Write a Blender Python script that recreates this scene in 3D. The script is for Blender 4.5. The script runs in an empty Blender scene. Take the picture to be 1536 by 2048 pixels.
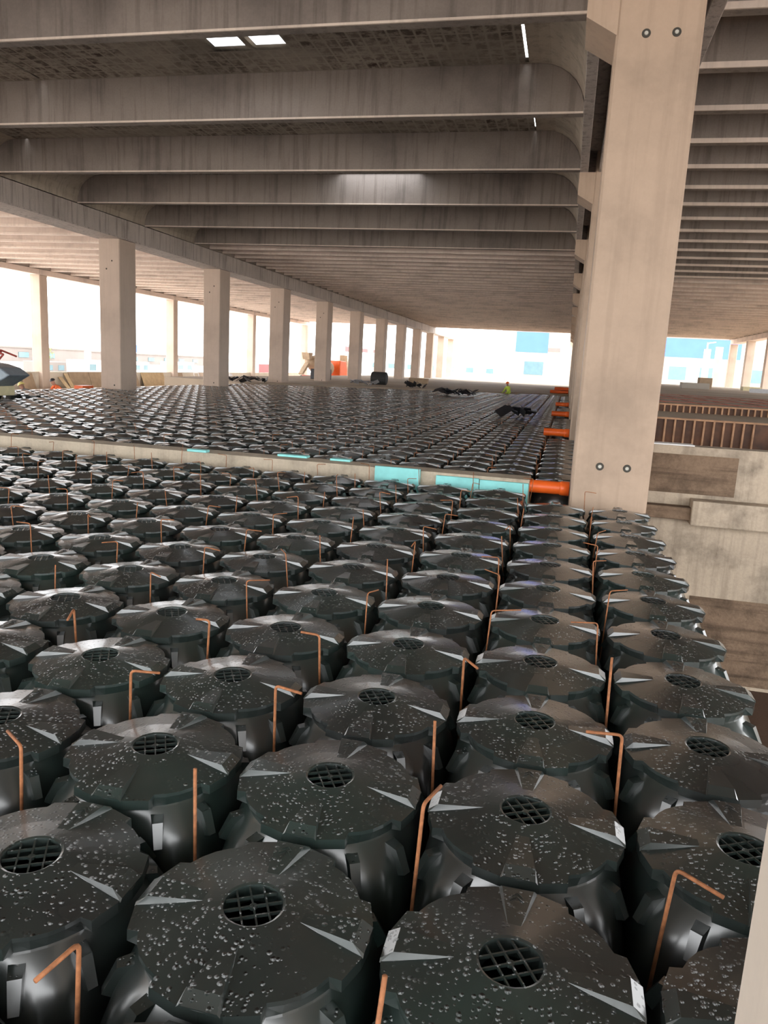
import bpy, bmesh, math, random
from mathutils import Vector, Matrix
random.seed(7)
C = bpy.context.scene.collection
sc = bpy.context.scene

# ------------------------------------------------------------------ camera
F_PX = 1518.19
YAW, PITCH, ROLL = -0.225034, -0.191941, 0.0531795
CAM = Vector((0.0017, -1.745, 1.4904))
fwd = Vector((math.sin(YAW)*math.cos(PITCH), math.cos(YAW)*math.cos(PITCH), math.sin(PITCH)))
r0 = Vector((math.cos(YAW), -math.sin(YAW), 0)); u0 = r0.cross(fwd)
cR, sR = math.cos(ROLL), math.sin(ROLL)
rgt = cR*r0 + sR*u0; upv = -sR*r0 + cR*u0
cd = bpy.data.cameras.new('camera'); cam = bpy.data.objects.new('camera', cd); C.objects.link(cam)
cam.matrix_world = Matrix(((rgt.x, upv.x, -fwd.x, CAM.x), (rgt.y, upv.y, -fwd.y, CAM.y), (rgt.z, upv.z, -fwd.z, CAM.z), (0, 0, 0, 1)))
cd.sensor_fit = 'VERTICAL'; cd.sensor_height = 24; cd.sensor_width = 18
cd.lens = 24*F_PX/2048; cd.clip_start = .02; cd.clip_end = 1500
sc.camera = cam

def project(x, y, z):
    d = Vector((x, y, z)) - CAM; w = d.dot(fwd)
    if w < .05: return None
    return 768+F_PX*d.dot(rgt)/w, 1024-F_PX*d.dot(upv)/w, w

# ------------------------------------------------------------------ world: bright overcast sky
W = bpy.data.worlds.new('World'); sc.world = W; W.use_nodes = True
wn = W.node_tree.nodes; bgn = wn['Background']
bgn.inputs[0].default_value = (0.97, 0.985, 1.0, 1); bgn.inputs[1].default_value = 3.2
sc.view_settings.view_transform = 'Standard'; sc.view_settings.look = 'None'
sc.view_settings.gamma = 1; sc.view_settings.use_curve_mapping = False
sc.view_settings.exposure = 0.95

# ------------------------------------------------------------------ materials
def newmat(name):
    m = bpy.data.materials.new(name); m.use_nodes = True
    nt = m.node_tree; b = nt.nodes['Principled BSDF']
    return m, nt, b
def N(nt, t, **k):
    n = nt.nodes.new(t)
    for a, v in k.items():
        setattr(n, a, v)
    return n
def L(nt, a, b): nt.links.new(a, b)
def ramp(nt, src, stops):
    r = N(nt, 'ShaderNodeValToRGB')
    els = r.color_ramp.elements
    while len(els) < len(stops): els.new(.5)
    for e, (p, c) in zip(els, stops):
        e.position = p; e.color = (*c, 1) if len(c) == 3 else c
    L(nt, src, r.inputs[0]); return r.outputs[0]
def noise(nt, vec, scale, detail=4, rough=.6, sv=(1, 1, 1)):
    mp = N(nt, 'ShaderNodeMapping'); mp.inputs['Scale'].default_value = sv
    L(nt, vec, mp.inputs[0])
    n = N(nt, 'ShaderNodeTexNoise'); n.inputs['Scale'].default_value = scale
    n.inputs['Detail'].default_value = detail; n.inputs['Roughness'].default_value = rough
    L(nt, mp.outputs[0], n.inputs['Vector']); return n.outputs[0]
def mixc(nt, fac, a, b, mode='MIX'):
    m = N(nt, 'ShaderNodeMix', data_type='RGBA', blend_type=mode)
    for s, v in ((m.inputs[0], fac), (m.inputs[6], a), (m.inputs[7], b)):
        if isinstance(v, (int, float)): s.default_value = v
        elif isinstance(v, tuple): s.default_value = (*v, 1) if len(v) == 3 else v
        else: L(nt, v, s)
    return m.outputs[2]
def plain(name, col, rough=.6, metal=0, var=.12, scale=6, spec=.5):
    m, nt, b = newmat(name)
    tc = N(nt, 'ShaderNodeTexCoord'); n = noise(nt, tc.outputs['Object'], scale)
    c = ramp(nt, n, [(.3, tuple(v*(1-var) for v in col)), (.7, tuple(min(1, v*(1+var)) for v in col))])
    L(nt, c, b.inputs['Base Color']); b.inputs['Roughness'].default_value = rough
    b.inputs['Metallic'].default_value = metal; b.inputs['Specular IOR Level'].default_value = spec
    return m
def concrete(name, col, dark=.6, streak=.0, streakaxis=2, rough=.8, bump=.15, tilemask=False, coarse=.45, blotch=.5):
    m, nt, b = newmat(name)
    tc = N(nt, 'ShaderNodeTexCoord'); v = tc.outputs['Object']
    n1 = noise(nt, v, coarse, 6, .62)
    c = ramp(nt, n1, [(.32, tuple(x*(1-blotch*.5) for x in col)), (.5, col), (.68, tuple(min(1, x*1.1) for x in col))])
    n2 = noise(nt, v, 28, 5, .7)
    f2 = ramp(nt, n2, [(.35, (dark+.25,)*3), (.6, (1, 1, 1))])
    c = mixc(nt, .55, c, f2, 'MULTIPLY')
    if streak:
        sv = [7, 7, 7]; sv[streakaxis] = .35
        n3 = noise(nt, v, 1.0, 5, .65, tuple(sv))
        f3 = ramp(nt, n3, [(.36, (dark*.55, dark*.52, dark*.5)), (.5, (1, 1, 1))])
        c = mixc(nt, streak, c, f3, 'MULTIPLY')
    if tilemask:
        br = N(nt, 'ShaderNodeTexBrick'); br.offset = 0.0
        br.inputs['Scale'].default_value = 1.0
        br.inputs['Mortar Size'].default_value = .035; br.inputs['Mortar Smooth'].default_value = .8
        br.inputs['Brick Width'].default_value = .25; br.inputs['Row Height'].default_value = .36
        br.inputs['Color1'].default_value = (1, 1, 1, 1); br.inputs['Color2'].default_value = (.55, .55, .55, 1)
        br.inputs['Mortar'].default_value = (0, 0, 0, 1)
        L(nt, v, br.inputs['Vector'])
        nn = noise(nt, v, 5.5, 4, .7); nn2 = noise(nt, v, .5, 3, .6)
        k = ramp(nt, nn, [(.4, (0, 0, 0)), (.58, (1, 1, 1))])
        k2 = ramp(nt, nn2, [(.36, (.25, .25, .25)), (.55, (1, 1, 1))])
        k = mixc(nt, 1.0, k, k2, 'MULTIPLY'); k = mixc(nt, 1.0, k, br.outputs[0], 'MULTIPLY')
        c = mixc(nt, k, c, (.07, .045, .035))
    L(nt, c, b.inputs['Base Color']); b.inputs['Roughness'].default_value = rough
    b.inputs['Specular IOR Level'].default_value = .3
    bp = N(nt, 'ShaderNodeBump'); bp.inputs['Strength'].default_value = bump; bp.inputs['Distance'].default_value = .02
    L(nt, n2, bp.inputs['Height']); L(nt, bp.outputs[0], b.inputs['Normal'])
    return m

M = {}
M['pillar'] = concrete('pillar_concrete', (.43, .315, .23), .8, .15, 2, .62, .06, blotch=.45, coarse=.8)
M['pillar2'] = concrete('pillar_concrete_grey', (.52, .41, .33), .8, .12, 2, .7, .06, blotch=.3)
M['pillar3'] = concrete('pillar_concrete_pale', (.56, .48, .40), .8, .1, 2, .6, .04, blotch=.2)
M['beam'] = concrete('beam_concrete', (.50, .44, .40), .6, .55, 2, .75, .1)
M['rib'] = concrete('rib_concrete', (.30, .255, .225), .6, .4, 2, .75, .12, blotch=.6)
M['rib_lit'] = concrete('rib_concrete_lit', (.74, .61, .53), .8, .1, 2, .75, .1)  # bounce light and flare on far and left-bay ribs painted into the colour
M['ribedge_lit'] = concrete('rib_edge_lit', (.78, .66, .57), .8, .2, 2, .7, .05)  # pale tone paints the lit rib undersides into the edge colour
M['slab'] = concrete('roof_slab_tiled', (.40, .355, .30), .7, 0, 2, .8, .15, tilemask=True)
M['slab_plain'] = concrete('roof_slab_plain', (.50, .43, .35), .7, .35, 2, .8, .1)
M['slab_shaded'] = concrete('roof_slab_shaded', (.36, .30, .255), .8, 0, 2, .8, .08)  # darker tone: shade of the recesses between ribs put into the colour
M['screed'] = concrete('cast_slab', (.40, .32, .24), .7, 0, 2, .85, .2, coarse=.2)
M['wallc'] = concrete('pit_wall_concrete', (.46, .375, .285), .55, .3, 2, .85, .3, coarse=1.6, blotch=1.0)
M['wallrough'] = concrete('pit_wall_rough', (.22, .15, .10), .4, .6, 0, .9, .6, coarse=2.2, blotch=.9)
M['kerb'] = concrete('kerb_concrete', (.50, .42, .32), .6, .2, 2, .85, .3, coarse=2)
M['lowwall'] = concrete('low_wall', (.62, .55, .45), .8, .1, 2, .85, .1)
M['ground'] = concrete('yard_ground', (.78, .70, .63), .8, 0, 2, .9, .2, coarse=.08)
M['soil'] = concrete('pit_soil', (.10, .06, .04), .5, 0, 2, .95, .8, coarse=.8)
M['rebar'] = plain('rusty_steel', (.30, .115, .045), .75, .1, .35, 40)
M['rust'] = plain('rust_mat', (.30, .10, .07), .8, .1, .3, 10)
M['orange'] = plain('orange_pipe', (.85, .13, .015), .4, 0, .08, 4)
M['turq'] = plain('turquoise_foam', (.26, .66, .64), .7, 0, .1, 5)
M['board'] = plain('plywood_board', (.50, .36, .20), .75, 0, .15, 3)
M['oldboard'] = plain('stained_plywood', (.36, .26, .17), .8, 0, .2, 2)
M['formwood'] = plain('formwork_batten', (.40, .22, .12), .7, 0, .25, 8)
M['formdark'] = plain('formwork_panel', (.10, .038, .014), .6, 0, .5, 3)
M['black'] = plain('black_sheet', (.02, .02, .024), .4, 0, .3, 8)
M['steel'] = plain('grey_machine_paint', (.25, .30, .34), .45, .2, .15, 5)
M['yellowp'] = plain('yellow_paint', (.62, .55, .33), .6, 0, .1, 5)
M['redp'] = plain('red_paint', (.45, .08, .06), .5, 0, .1, 5)
M['white'] = plain('white_paint', (.8, .8, .8), .5, 0, .05, 2)
M['glass'] = plain('dark_window_glass', (.11, .19, .22), .15, 0, .1, 1)
M['bluepanel'] = plain('blue_cladding', (.07, .16, .85), .45, 0, .06, .4)
M['cream'] = plain('cream_render', (.40, .36, .31), .8, 0, .05, .5)
M['greyb'] = plain('grey_render', (.20, .175, .16), .8, 0, .1, .3)
M['redroof'] = plain('red_cladding', (.22, .07, .07), .7, 0, .1, .5)
M['leaf'] = plain('foliage', (.22, .26, .08), .7, 0, .4, 3)
M['tyre'] = plain('rubber', (.03, .03, .03), .8, 0, .2, 8)
M['skin'] = plain('skin', (.36, .18, .12), .6, 0, .05, 8)
M['shirt_o'] = plain('orange_shirt', (.85, .18, .05), .8, 0, .1, 8)
M['shirt_y'] = plain('hi_vis_yellow', (.55, .70, .08), .8, 0, .1, 8)
M['shirt_g'] = plain('grey_shirt', (.36, .36, .37), .8, 0, .1, 8)
M['trous'] = plain('dark_trousers', (.03, .03, .05), .8, 0, .1, 8)
M['helmet'] = plain('pale_yellow_helmet', (.70, .62, .22), .4, 0, .05, 3)
M['socket'] = plain('dark_socket', (.05, .045, .035), .8, 0, .2, 20)
M['plug'] = plain('grey_plug', (.5, .48, .42), .7, 0, .1, 20)

def plastic():
    m, nt, b = newmat('wet_black_plastic')
    tc = N(nt, 'ShaderNodeTexCoord'); g = N(nt, 'ShaderNodeNewGeometry')
    pos = g.outputs['Position']
    n = noise(nt, pos, 1.3, 3, .6); n2 = noise(nt, pos, 9, 3, .5)
    c = ramp(nt, n, [(.35, (.016, .017, .017)), (.65, (.016, .031, .026))])
    dust = ramp(nt, n2, [(.3, (0, 0, 0)), (.9, (.35, .35, .35))])
    c = mixc(nt, dust, c, (.036, .046, .042))
    # radial moulding scratches
    L(nt, c, b.inputs['Base Color'])
    rr = ramp(nt, n, [(.3, (.26, .26, .26)), (.7, (.36, .36, .36))])
    b.inputs['Coat Weight'].default_value = .8; b.inputs['Coat Roughness'].default_value = .2; b.inputs['Coat IOR'].default_value = 1.6
    L(nt, rr, b.inputs['Roughness'])
    b.inputs['Specular IOR Level'].default_value = .8
    # water drops standing on the plastic, in patches
    vo = N(nt, 'ShaderNodeTexVoronoi', feature='F1'); vo.inputs['Scale'].default_value = 66
    vo.inputs['Randomness'].default_value = 1; L(nt, pos, vo.inputs['Vector'])
    vr = N(nt, 'ShaderNodeMath', operation='SUBTRACT')     # drop radius differs per cell
    sep = N(nt, 'ShaderNodeSeparateColor'); L(nt, vo.outputs['Color'], sep.inputs[0])
    mul = N(nt, 'ShaderNodeMath', operation='MULTIPLY'); L(nt, sep.outputs[0], mul.inputs[0]); mul.inputs[1].default_value = .56
    L(nt, mul.outputs[0], vr.inputs[0]); L(nt, vo.outputs['Distance'], vr.inputs[1])
    mx = N(nt, 'ShaderNodeMath', operation='MAXIMUM'); L(nt, vr.outputs[0], mx.inputs[0]); mx.inputs[1].default_value = 0
    patch = ramp(nt, noise(nt, pos, 3.0, 2, .5), [(.38, (0, 0, 0)), (.5, (1, 1, 1))])
    up = N(nt, 'ShaderNodeSeparateXYZ'); L(nt, g.outputs['True Normal'], up.inputs[0])
    upm = N(nt, 'ShaderNodeMath', operation='GREATER_THAN'); L(nt, up.outputs[2], upm.inputs[0]); upm.inputs[1].default_value = .8
    h = N(nt, 'ShaderNodeMath', operation='MULTIPLY'); L(nt, mx.outputs[0], h.inputs[0]); L(nt, patch, h.inputs[1])
    h2 = N(nt, 'ShaderNodeMath', operation='MULTIPLY'); L(nt, h.outputs[0], h2.inputs[0]); L(nt, upm.outputs[0], h2.inputs[1])
    bp = N(nt, 'ShaderNodeBump'); bp.inputs['Strength'].default_value = 1; bp.inputs['Distance'].default_value = .03
    L(nt, h2.outputs[0], bp.inputs['Height'])
    L(nt, bp.outputs[0], b.inputs['Normal'])
    return m
M['plastic'] = plastic()
def pane_mat():
    m, nt, b = newmat('rooflight_pane')
    out = nt.nodes['Material Output']
    t = N(nt, 'ShaderNodeBsdfTransparent'); t.inputs[0].default_value = (.95, .97, 1, 1)
    tl = N(nt, 'ShaderNodeBsdfTranslucent'); tl.inputs[0].default_value = (.9, .9, .9, 1)
    mx = N(nt, 'ShaderNodeMixShader'); mx.inputs[0].default_value = .35
    L(nt, t.outputs[0], mx.inputs[1]); L(nt, tl.outputs[0], mx.inputs[2]); L(nt, mx.outputs[0], out.inputs[0])
    return m
M['pane'] = pane_mat()

# ------------------------------------------------------------------ mesh helpers
def box(bm, x0, x1, y0, y1, z0, z1):
    v = [bm.verts.new(p) for p in ((x0, y0, z0), (x1, y0, z0), (x1, y1, z0), (x0, y1, z0), (x0, y0, z1), (x1, y0, z1), (x1, y1, z1), (x0, y1, z1))]
    for f in ((3, 2, 1, 0), (4, 5, 6, 7), (0, 1, 5, 4), (1, 2, 6, 5), (2, 3, 7, 6), (3, 0, 4, 7)):
        bm.faces.new([v[i] for i in f])
def prism(bm, poly, axis, a, b):
    """extrude a 2-D polygon; axis 'y': poly in (x,z), axis 'z': poly in (x,y), axis 'x': poly in (y,z)"""
    def P(p, t): return {'y': (p[0], t, p[1]), 'z': (p[0], p[1], t), 'x': (t, p[0], p[1])}[axis]
    A = [bm.verts.new(P(p, a)) for p in poly]; B = [bm.verts.new(P(p, b)) for p in poly]
    n = len(poly)
    bm.faces.new(A); bm.faces.new(B[::-1])
    for i in range(n): bm.faces.new((A[i], B[i], B[(i+1) % n], A[(i+1) % n]))
def tube(bm, pts, r, n=8, caps=True):
    pts = [Vector(p) for p in pts]; rings = []
    rs = r if isinstance(r, (list, tuple)) else [r]*len(pts)
    prev = None
    for i, p in enumerate(pts):
        if i == 0: d = pts[1]-p
        elif i == len(pts)-1: d = p-pts[i-1]
        else: d = (pts[i+1]-p).normalized()+(p-pts[i-1]).normalized()
        d.normalize()
        if prev is None:
            a = d.orthogonal().normalized()
        else:
            a = (prev-d*prev.dot(d)); a = a.normalized() if a.length > 1e-6 else d.orthogonal().normalized()
        prev = a; b = d.cross(a)
        rings.append([bm.verts.new(p+rs[i]*(math.cos(t)*a+math.sin(t)*b)) for t in (2*math.pi*k/n for k in range(n))])
    for A, B in zip(rings, rings[1:]):
        for k in range(n): bm.faces.new((A[k], A[(k+1) % n], B[(k+1) % n], B[k]))
    if caps: bm.faces.new(rings[0][::-1]); bm.faces.new(rings[-1])
def obj(name, bm, mat, parent=None, smooth=False, bevel=0):
    bmesh.ops.recalc_face_normals(bm, faces=bm.faces)
    me = bpy.data.meshes.new(name); bm.to_mesh(me); bm.free()
    me.materials.append(M[mat])
    if smooth:
        for p in me.polygons: p.use_smooth = True
    o = bpy.data.objects.new(name, me); C.objects.link(o)
    if parent: o.parent = parent
    if bevel:
        md = o.modifiers.new('bevel', 'BEVEL'); md.width = bevel; md.segments = 2; md.limit_method = 'ANGLE'
    return o
def bx(name, mat, dims, parent=None, bevel=0):
    bm = bmesh.new(); box(bm, *dims); return obj(name, bm, mat, parent, bevel=bevel)
def tag(o, label, cat, group=None, kind=None):
    o['label'] = label; o['category'] = cat
    if group: o['group'] = group
    if kind: o['kind'] = kind
    return o
def empty(name, loc, label, cat, group=None, rz=0):
    o = bpy.data.objects.new(name, None); C.objects.link(o); o.location = loc; o.rotation_euler.z = rz
    o.empty_display_size = .1
    return tag(o, label, cat, group)
def struct(o):
    o['kind'] = 'structure'; return o
def dup(root, loc, rz=None, label=None):
    r = root.copy(); C.objects.link(r); r.location = loc
    if rz is not None: r.rotation_euler.z = rz
    if label: r['label'] = label
    for ch in list(root.children):
        c = ch.copy(); C.objects.link(c); c.parent = r
    return r
ORD = 'zeroth first second third fourth fifth sixth seventh eighth ninth tenth eleventh twelfth thirteenth fourteenth fifteenth sixteenth seventeenth eighteenth nineteenth'.split()
TENS = {2: 'twent', 3: 'thirt', 4: 'fort', 5: 'fift', 6: 'sixt', 7: 'sevent'}
def nth(n):
    if n < 20: return ORD[n]
    t, u = divmod(n, 10)
    return TENS[t]+'ieth' if u == 0 else TENS[t]+'y-'+ORD[u]

# ------------------------------------------------------------------ layout constants
S = 0.71                       # pitch of the void forms
D = 8.8                        # bay of the pillars
Y0 = 7.87                      # front face of the nearest full pillar on the right
ROOF_END = 97.0
ZB, ZR, ZS = 5.89, 6.40, 7.32  # beam underside, rib underside, roof slab

# ------------------------------------------------------------------ ground and floors
struct(bx('floor', 'soil', (-18.6, 1.1, -14, 112, -.9, -.5)))
def endY(x): return 52+(x+3.5)*.85
bm = bmesh.new(); prism(bm, [(-24, 41), (-18.3, endY(-18.3)+.2), (-3.5, 52.4), (1.1, 55), (1.1, 112), (-24, 112)], 'z', -.5, .05)
struct(obj('cast_slab', bm, 'screed'))
bm = bmesh.new()
box(bm, -700, -18.6, -300, 700, -1.5, -1.32); box(bm, -18.6, 700, 112, 700, -1.5, -1.32); box(bm, -18.6, 700, -300, -14, -1.5, -1.32)
box(bm, 60, 700, -14, 112, -1.5, -1.32)
struct(obj('ground', bm, 'ground'))
struct(bx('pit_floor', 'soil', (1.1, 60, -14, 9.1, -2.9, -2.65)))
struct(bx('trim_1', 'wallc', (.9, 1.1, -14, 8.99, -2.7, -.9)))

# retaining wall across the pit
w = bx('wall_back', 'wallc', (1.13, 60, 9.0, 9.3, -2.7, .63)); struct(w)
bx('rough_patch', 'wallrough', (1.15, 2.28, 8.985, 9.0, .0, .52), w)
bx('ledge', 'wallc', (1.74, 60, 8.72, 9.0, -.38, -.05), w, .015)
bx('lower_ledge', 'wallrough', (1.13, 1.76, 8.8, 9.0, -.33, -.16), w, .01)
bx('lower_rough_patch', 'wallrough', (1.9, 12, 8.99, 9.0, -2.6, -1.4), w)
struct(bx('trench_floor', 'soil', (1.13, 60, 9.3, 12.1, .1, .3)))
struct(bx('trim_2', 'screed', (1.13, 60, 12.1, 14.6, -.5, .86)))
struct(bx('floor_right', 'screed', (1.13, 60, 14.6, 112, -.5, .95)))
tag(bx('plastic_sheet', 'white', (1.2, 1.72, 9.0, 9.25, .632, .65), None, .004), 'crumpled white sheet lying on the pit wall beside the big pillar', 'sheet')
def formwork(y, z0, z1, label, gap=None, pitch=.155):
    t = empty('slatted_formwork', (1.15, y, z0), label, 'formwork')
    bm = bmesh.new(); box(bm, 0, 14, .03, .06, 0, z1-z0); obj('panel', bm, 'formdark', t)
    bm = bmesh.new(); x = .05
    while x < 14:
        if not (gap and gap[0] < x < gap[1]):
            box(bm, x, x+.028, -.03, .03, 0, z1-z0)
        x += pitch
    obj('batten_row', bm, 'formwood', t)
    bm = bmesh.new(); box(bm, 0, 14, -.035, .07, z1-z0, z1-z0+.03); obj('top_rail', bm, 'formwood', t)
    return t
formwork(12.0, .3, .83, 'brown slatted formwork standing behind the concrete pit wall', (2.05, 2.2))
formwork(14.5, .86, .99, 'low dark red slatted formwork beyond the pale concrete strip', None, .12)
bm = bmesh.new()
for k in range(20): tube(bm, [(1.3+k*.7, 15, 1.03), (1.3+k*.7, 24, 1.03)], .008, 5)
for k in range(4): tube(bm, [(1.3, 15+k*2.6, 1.046), (15, 15+k*2.6, 1.046)], .008, 5)
tag(obj('rebar_mat', bm, 'rust'), 'rusty reinforcement mat lying on the raised slab right of the big pillar', 'rebar mat')
tag(bx('brown_crate', 'oldboard', (9.6, 10.5, 60, 61, .95, 1.75), None, .02), 'dark brown crate standing on the far slab right of the big pillar', 'crate')
tag(bx('pale_block_stack', 'cream', (7.7, 9.5, 55, 56, .95, 1.35), None, .02), 'pale low block stack on the slab left of the brown crate', 'block')
bm = bmesh.new(); prism(bm, [(11, 50), (13, 50.5), (15.5, 51.5), (15, 53), (12, 52.5)], 'z', .95, 1.2)
tag(obj('tarpaulin', bm, 'shirt_g'), 'grey tarpaulin heap on the raised slab before the right-hand pillars', 'tarpaulin')
bm = bmesh.new(); box(bm, 13.1, 14.4, 62, 63, .95, 1.25)
tag(obj('yellow_plank_stack', bm, 'yellowp'), 'small yellow stack at the foot of the right-hand pillars', 'stack')

# ------------------------------------------------------------------ pillars
def pillar(x0, x1, y0, dep, zt, label, group, corbel=0, sockets='', mat='pillar', z0=-.5, name='concrete_pillar'):
    t = empty(name, ((x0+x1)/2, y0+dep/2, z0), label, 'pillar', group)
    hx, hy = (x1-x0)/2, dep/2
    c = .028
    bm = bmesh.new()
    prism(bm, [(-hx+c, -hy), (hx-c, -hy), (hx, -hy+c), (hx, hy-c), (hx-c, hy), (-hx+c, hy), (-hx, hy-c), (-hx, -hy+c)], 'z', 0, zt-z0)
    obj('shaft', bm, mat, t)
    if corbel:
        for s in (-1,):
            bm = bmesh.new()
            prism(bm, [(s*(hx-.01), 5.22-z0), (s*(hx+.34), 5.42-z0), (s*(hx+.34), ZB-z0), (s*(hx-.01), ZB-z0)], 'y', -hy+.01, hy-.01)
            obj('corbel', bm, mat, t)
    if sockets == 'big':
        for zz in (.40, 5.225):
            for xx in (.48, .80):
                bm = bmesh.new(); q = Matrix.Translation((xx-(x0+x1)/2, -hy-.002, zz-z0)) @ Matrix.Rotation(math.pi/2, 4, 'X')
                bmesh.ops.create_cone(bm, cap_ends=True, segments=24, radius1=.05, radius2=.045, depth=.012, matrix=q)
                o = obj('socket', bm, 'socket', t)
                bm = bmesh.new(); q = Matrix.Translation((xx-(x0+x1)/2, -hy-.012, zz-z0)) @ Matrix.Rotation(math.pi/2, 4, 'X')
                bmesh.ops.create_cone(bm, cap_ends=True, segments=20, radius1=.024, radius2=.018, depth=.014, matrix=q)
                obj('plug', bm, 'plug', o)
    elif sockets == 'small':
        for xx, zz in ((-.12, 4.55), (.12, 4.85), (.15, .12)):
            bm = bmesh.new(); q = Matrix.Translation((xx, -hy-.001, zz-z0)) @ Matrix.Rotation(math.pi/2, 4, 'X')
            bmesh.ops.create_cone(bm, cap_ends=True, segments=12, radius1=.035, radius2=.03, depth=.01, matrix=q)
            obj('socket', bm, 'socket', t)
    return t
GR = 'pillars of the right-hand row'; GL = 'pillars of the left-hand row'
for k in range(-1, 13):
    y = Y0+D*k
    if k == -1: lab = 'pale concrete pillar cut off at the lower right corner, nearest the camera'
    elif k == 0: lab = 'large beige concrete pillar with two pairs of round sockets, beside the pit'
    else: lab = f'beige concrete pillar, {nth(k)} behind the large one in the right-hand row'
    if k == -1: pillar(.378, 1.15, y-.07, .5, ZB, lab, GR, 0, '', 'pillar3')
    else: pillar(.16, 1.08, y, .9, ZB+.5, lab, GR, 1, 'big' if k == 0 else '', 'pillar')
for k in range(0, 14):
    y = Y0-.02+D*k
    lab = f'concrete pillar with beam on top, {nth(k-1)} from the left in the left-hand row' if k >= 2 else 'concrete pillar of the left-hand row outside the left frame edge'
    pillar(-18.05, -17.15, y, 1.15, 5.66, lab, GL, 0, 'small' if 2 <= k < 6 else '', 'pillar2')
for k in range(0, 15, 2):
    y = Y0+D*k
    lab = f'slim outer pillar rising from the low yard wall, {nth(max(1, k//2-1))} from the left'
    pillar(-34.88, -34.12, y, .78, 6.04, lab, 'outer pillars along the low yard wall', 0, '', 'pillar2', -1.32)
for k in range(0, 13):
    y = Y0+D*k
    n = 12-k+1
    lab = f'grey pillar of the far right row, {nth(n)} counted from the open far end'
    pillar(18.1, 18.9, y, .8, ZB, lab, 'pillars of the far right row', 0, '', 'pillar2', .9)

# ------------------------------------------------------------------ beams between pillars
def beam(side, k):
    y0, y1 = Y0+D*k, Y0+D*(k+1)
    where = {'R': 'right-hand', 'L': 'left-hand', 'O': 'outer left', 'Q': 'far right'}[side]
    lab = f'concrete roof beam of the {where} row, {nth(k+2)} span from the camera'
    X = {'R': .62, 'L': -17.6, 'O': -34.5, 'Q': 18.5}[side]
    zb = {'R': ZB, 'L': 5.66, 'O': 6.05, 'Q': 5.9}[side]
    t = empty('roof_beam', (X, y0, zb), lab, 'beam', f'beams of the {where} row')
    L_ = y1-y0-.012
    hw = {'R': .79, 'L': .55, 'O': .4, 'Q': .5}[side]
    H = ZR-zb-.005
    if side in 'RL':
        for s in (-1, 1):
            bm = bmesh.new(); a, b = sorted((s*hw, s*(hw-.17))); box(bm, a, b, 0, L_, 0, H); obj('web', bm, 'beam', t, bevel=.01)
        bm = bmesh.new(); box(bm, -hw+.171, hw-.171, 0, L_, H-.06, H-.001); obj('top_flange', bm, 'beam', t)
        if side == 'R':
            bm = bmesh.new(); box(bm, -.39, .39, .95, L_, 0, H-.061); obj('centre_web', bm, 'beam', t)
        else:
            bm = bmesh.new(); box(bm, -hw+.171, hw-.171, 0, L_, 0.001, .1); obj('bottom_flange', bm, 'beam', t)
            bm = bmesh.new(); box(bm, hw, hw+.03, 0, L_, 0, .05); obj('edge_strip', bm, 'beam', t)
    else:
        bm = bmesh.new(); box(bm, -hw, hw, 0, L_, 0, H); obj('web', bm, 'rib_lit', t, bevel=.01)
    return t
for k in range(-2, 10):
    beam('R', k); beam('L', k); beam('Q', k); beam('O', k)
for k in range(10, 12): beam('L', k)

# ------------------------------------------------------------------ roof shells and ribs
def profile(x0, x1, r=.95, zt=ZS, zb=ZR, n=7):
    """inverted U: from the left springing round over the flat top to the right springing"""
    p = [(x0, zb)]
    for i in range(n+1):
        a = math.pi-(math.pi/2)*i/n; p.append((x0+r+r*math.cos(a), zt-r+r*math.sin(a)))
    for i in range(n+1):
        a = math.pi/2-(math.pi/2)*i/n; p.append((x1-r+r*math.cos(a), zt-r+r*math.sin(a)))
    p.append((x1, zb)); return p
def shell(name, x0, x1, y0, y1, holes=(), mats=('slab', 'slab_plain'), plain_from=None, r=.9):
    """roof shell with openings cut out as rectangles (hx0,hx1,hy0,hy1)"""
    base = profile(x0, x1, r)
    flat = [p for p in base]
    xs_cut = sorted({h for q in holes for h in q[:2]} | ({plain_from} if plain_from else set()))
    pts = []
    for a, b in zip(flat, flat[1:]):
        pts.append(a)
        for x in xs_cut:
            if a[0] < x < b[0]: pts.append((x, a[1]+(b[1]-a[1])*(x-a[0])/(b[0]-a[0])))
    pts.append(flat[-1])
    ys = sorted({y0, y1} | {h for q in holes for h in q[2:]})
    bm = bmesh.new()
    def off(p): return (p[0], p[1]+.09)
    cache = {}
    def V(p, y, t):
        kk = (round(p[0], 4), round(p[1], 4), y, t)
        if kk not in cache: cache[kk] = bm.verts.new((p[0], y, p[1]+t))
        return cache[kk]
    for a, b in zip(pts, pts[1:]):
        for ya, yb in zip(ys, ys[1:]):
            mx, my = (a[0]+b[0])/2, (ya+yb)/2
            if any(h[0] < mx < h[1] and h[2] < my < h[3] for h in holes): continue
            f1 = bm.faces.new((V(a, ya, 0), V(b, ya, 0), V(b, yb, 0), V(a, yb, 0)))
            f2 = bm.faces.new((V(a, ya, .09), V(a, yb, .09), V(b, yb, .09), V(b, ya, .09)))
            if len(mats) > 1 and (plain_from and mx > plain_from or abs(a[1]-b[1]) > 1e-4): f1.material_index = 1
    edges = [e for e in bm.edges if len(e.link_faces) == 1]
    for e in edges:                       # close the cut sides
        v, u = e.verts
        if v.co.x == u.co.x and v.co.y == u.co.y: continue
    me = bpy.data.meshes.new(name); bm.to_mesh(me); bm.free()
    for mm in mats: me.materials.append(M[mm])
    for p in me.polygons: p.use_smooth = False
    o = bpy.data.objects.new(name, me); C.objects.link(o); struct(o); return o
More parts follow.
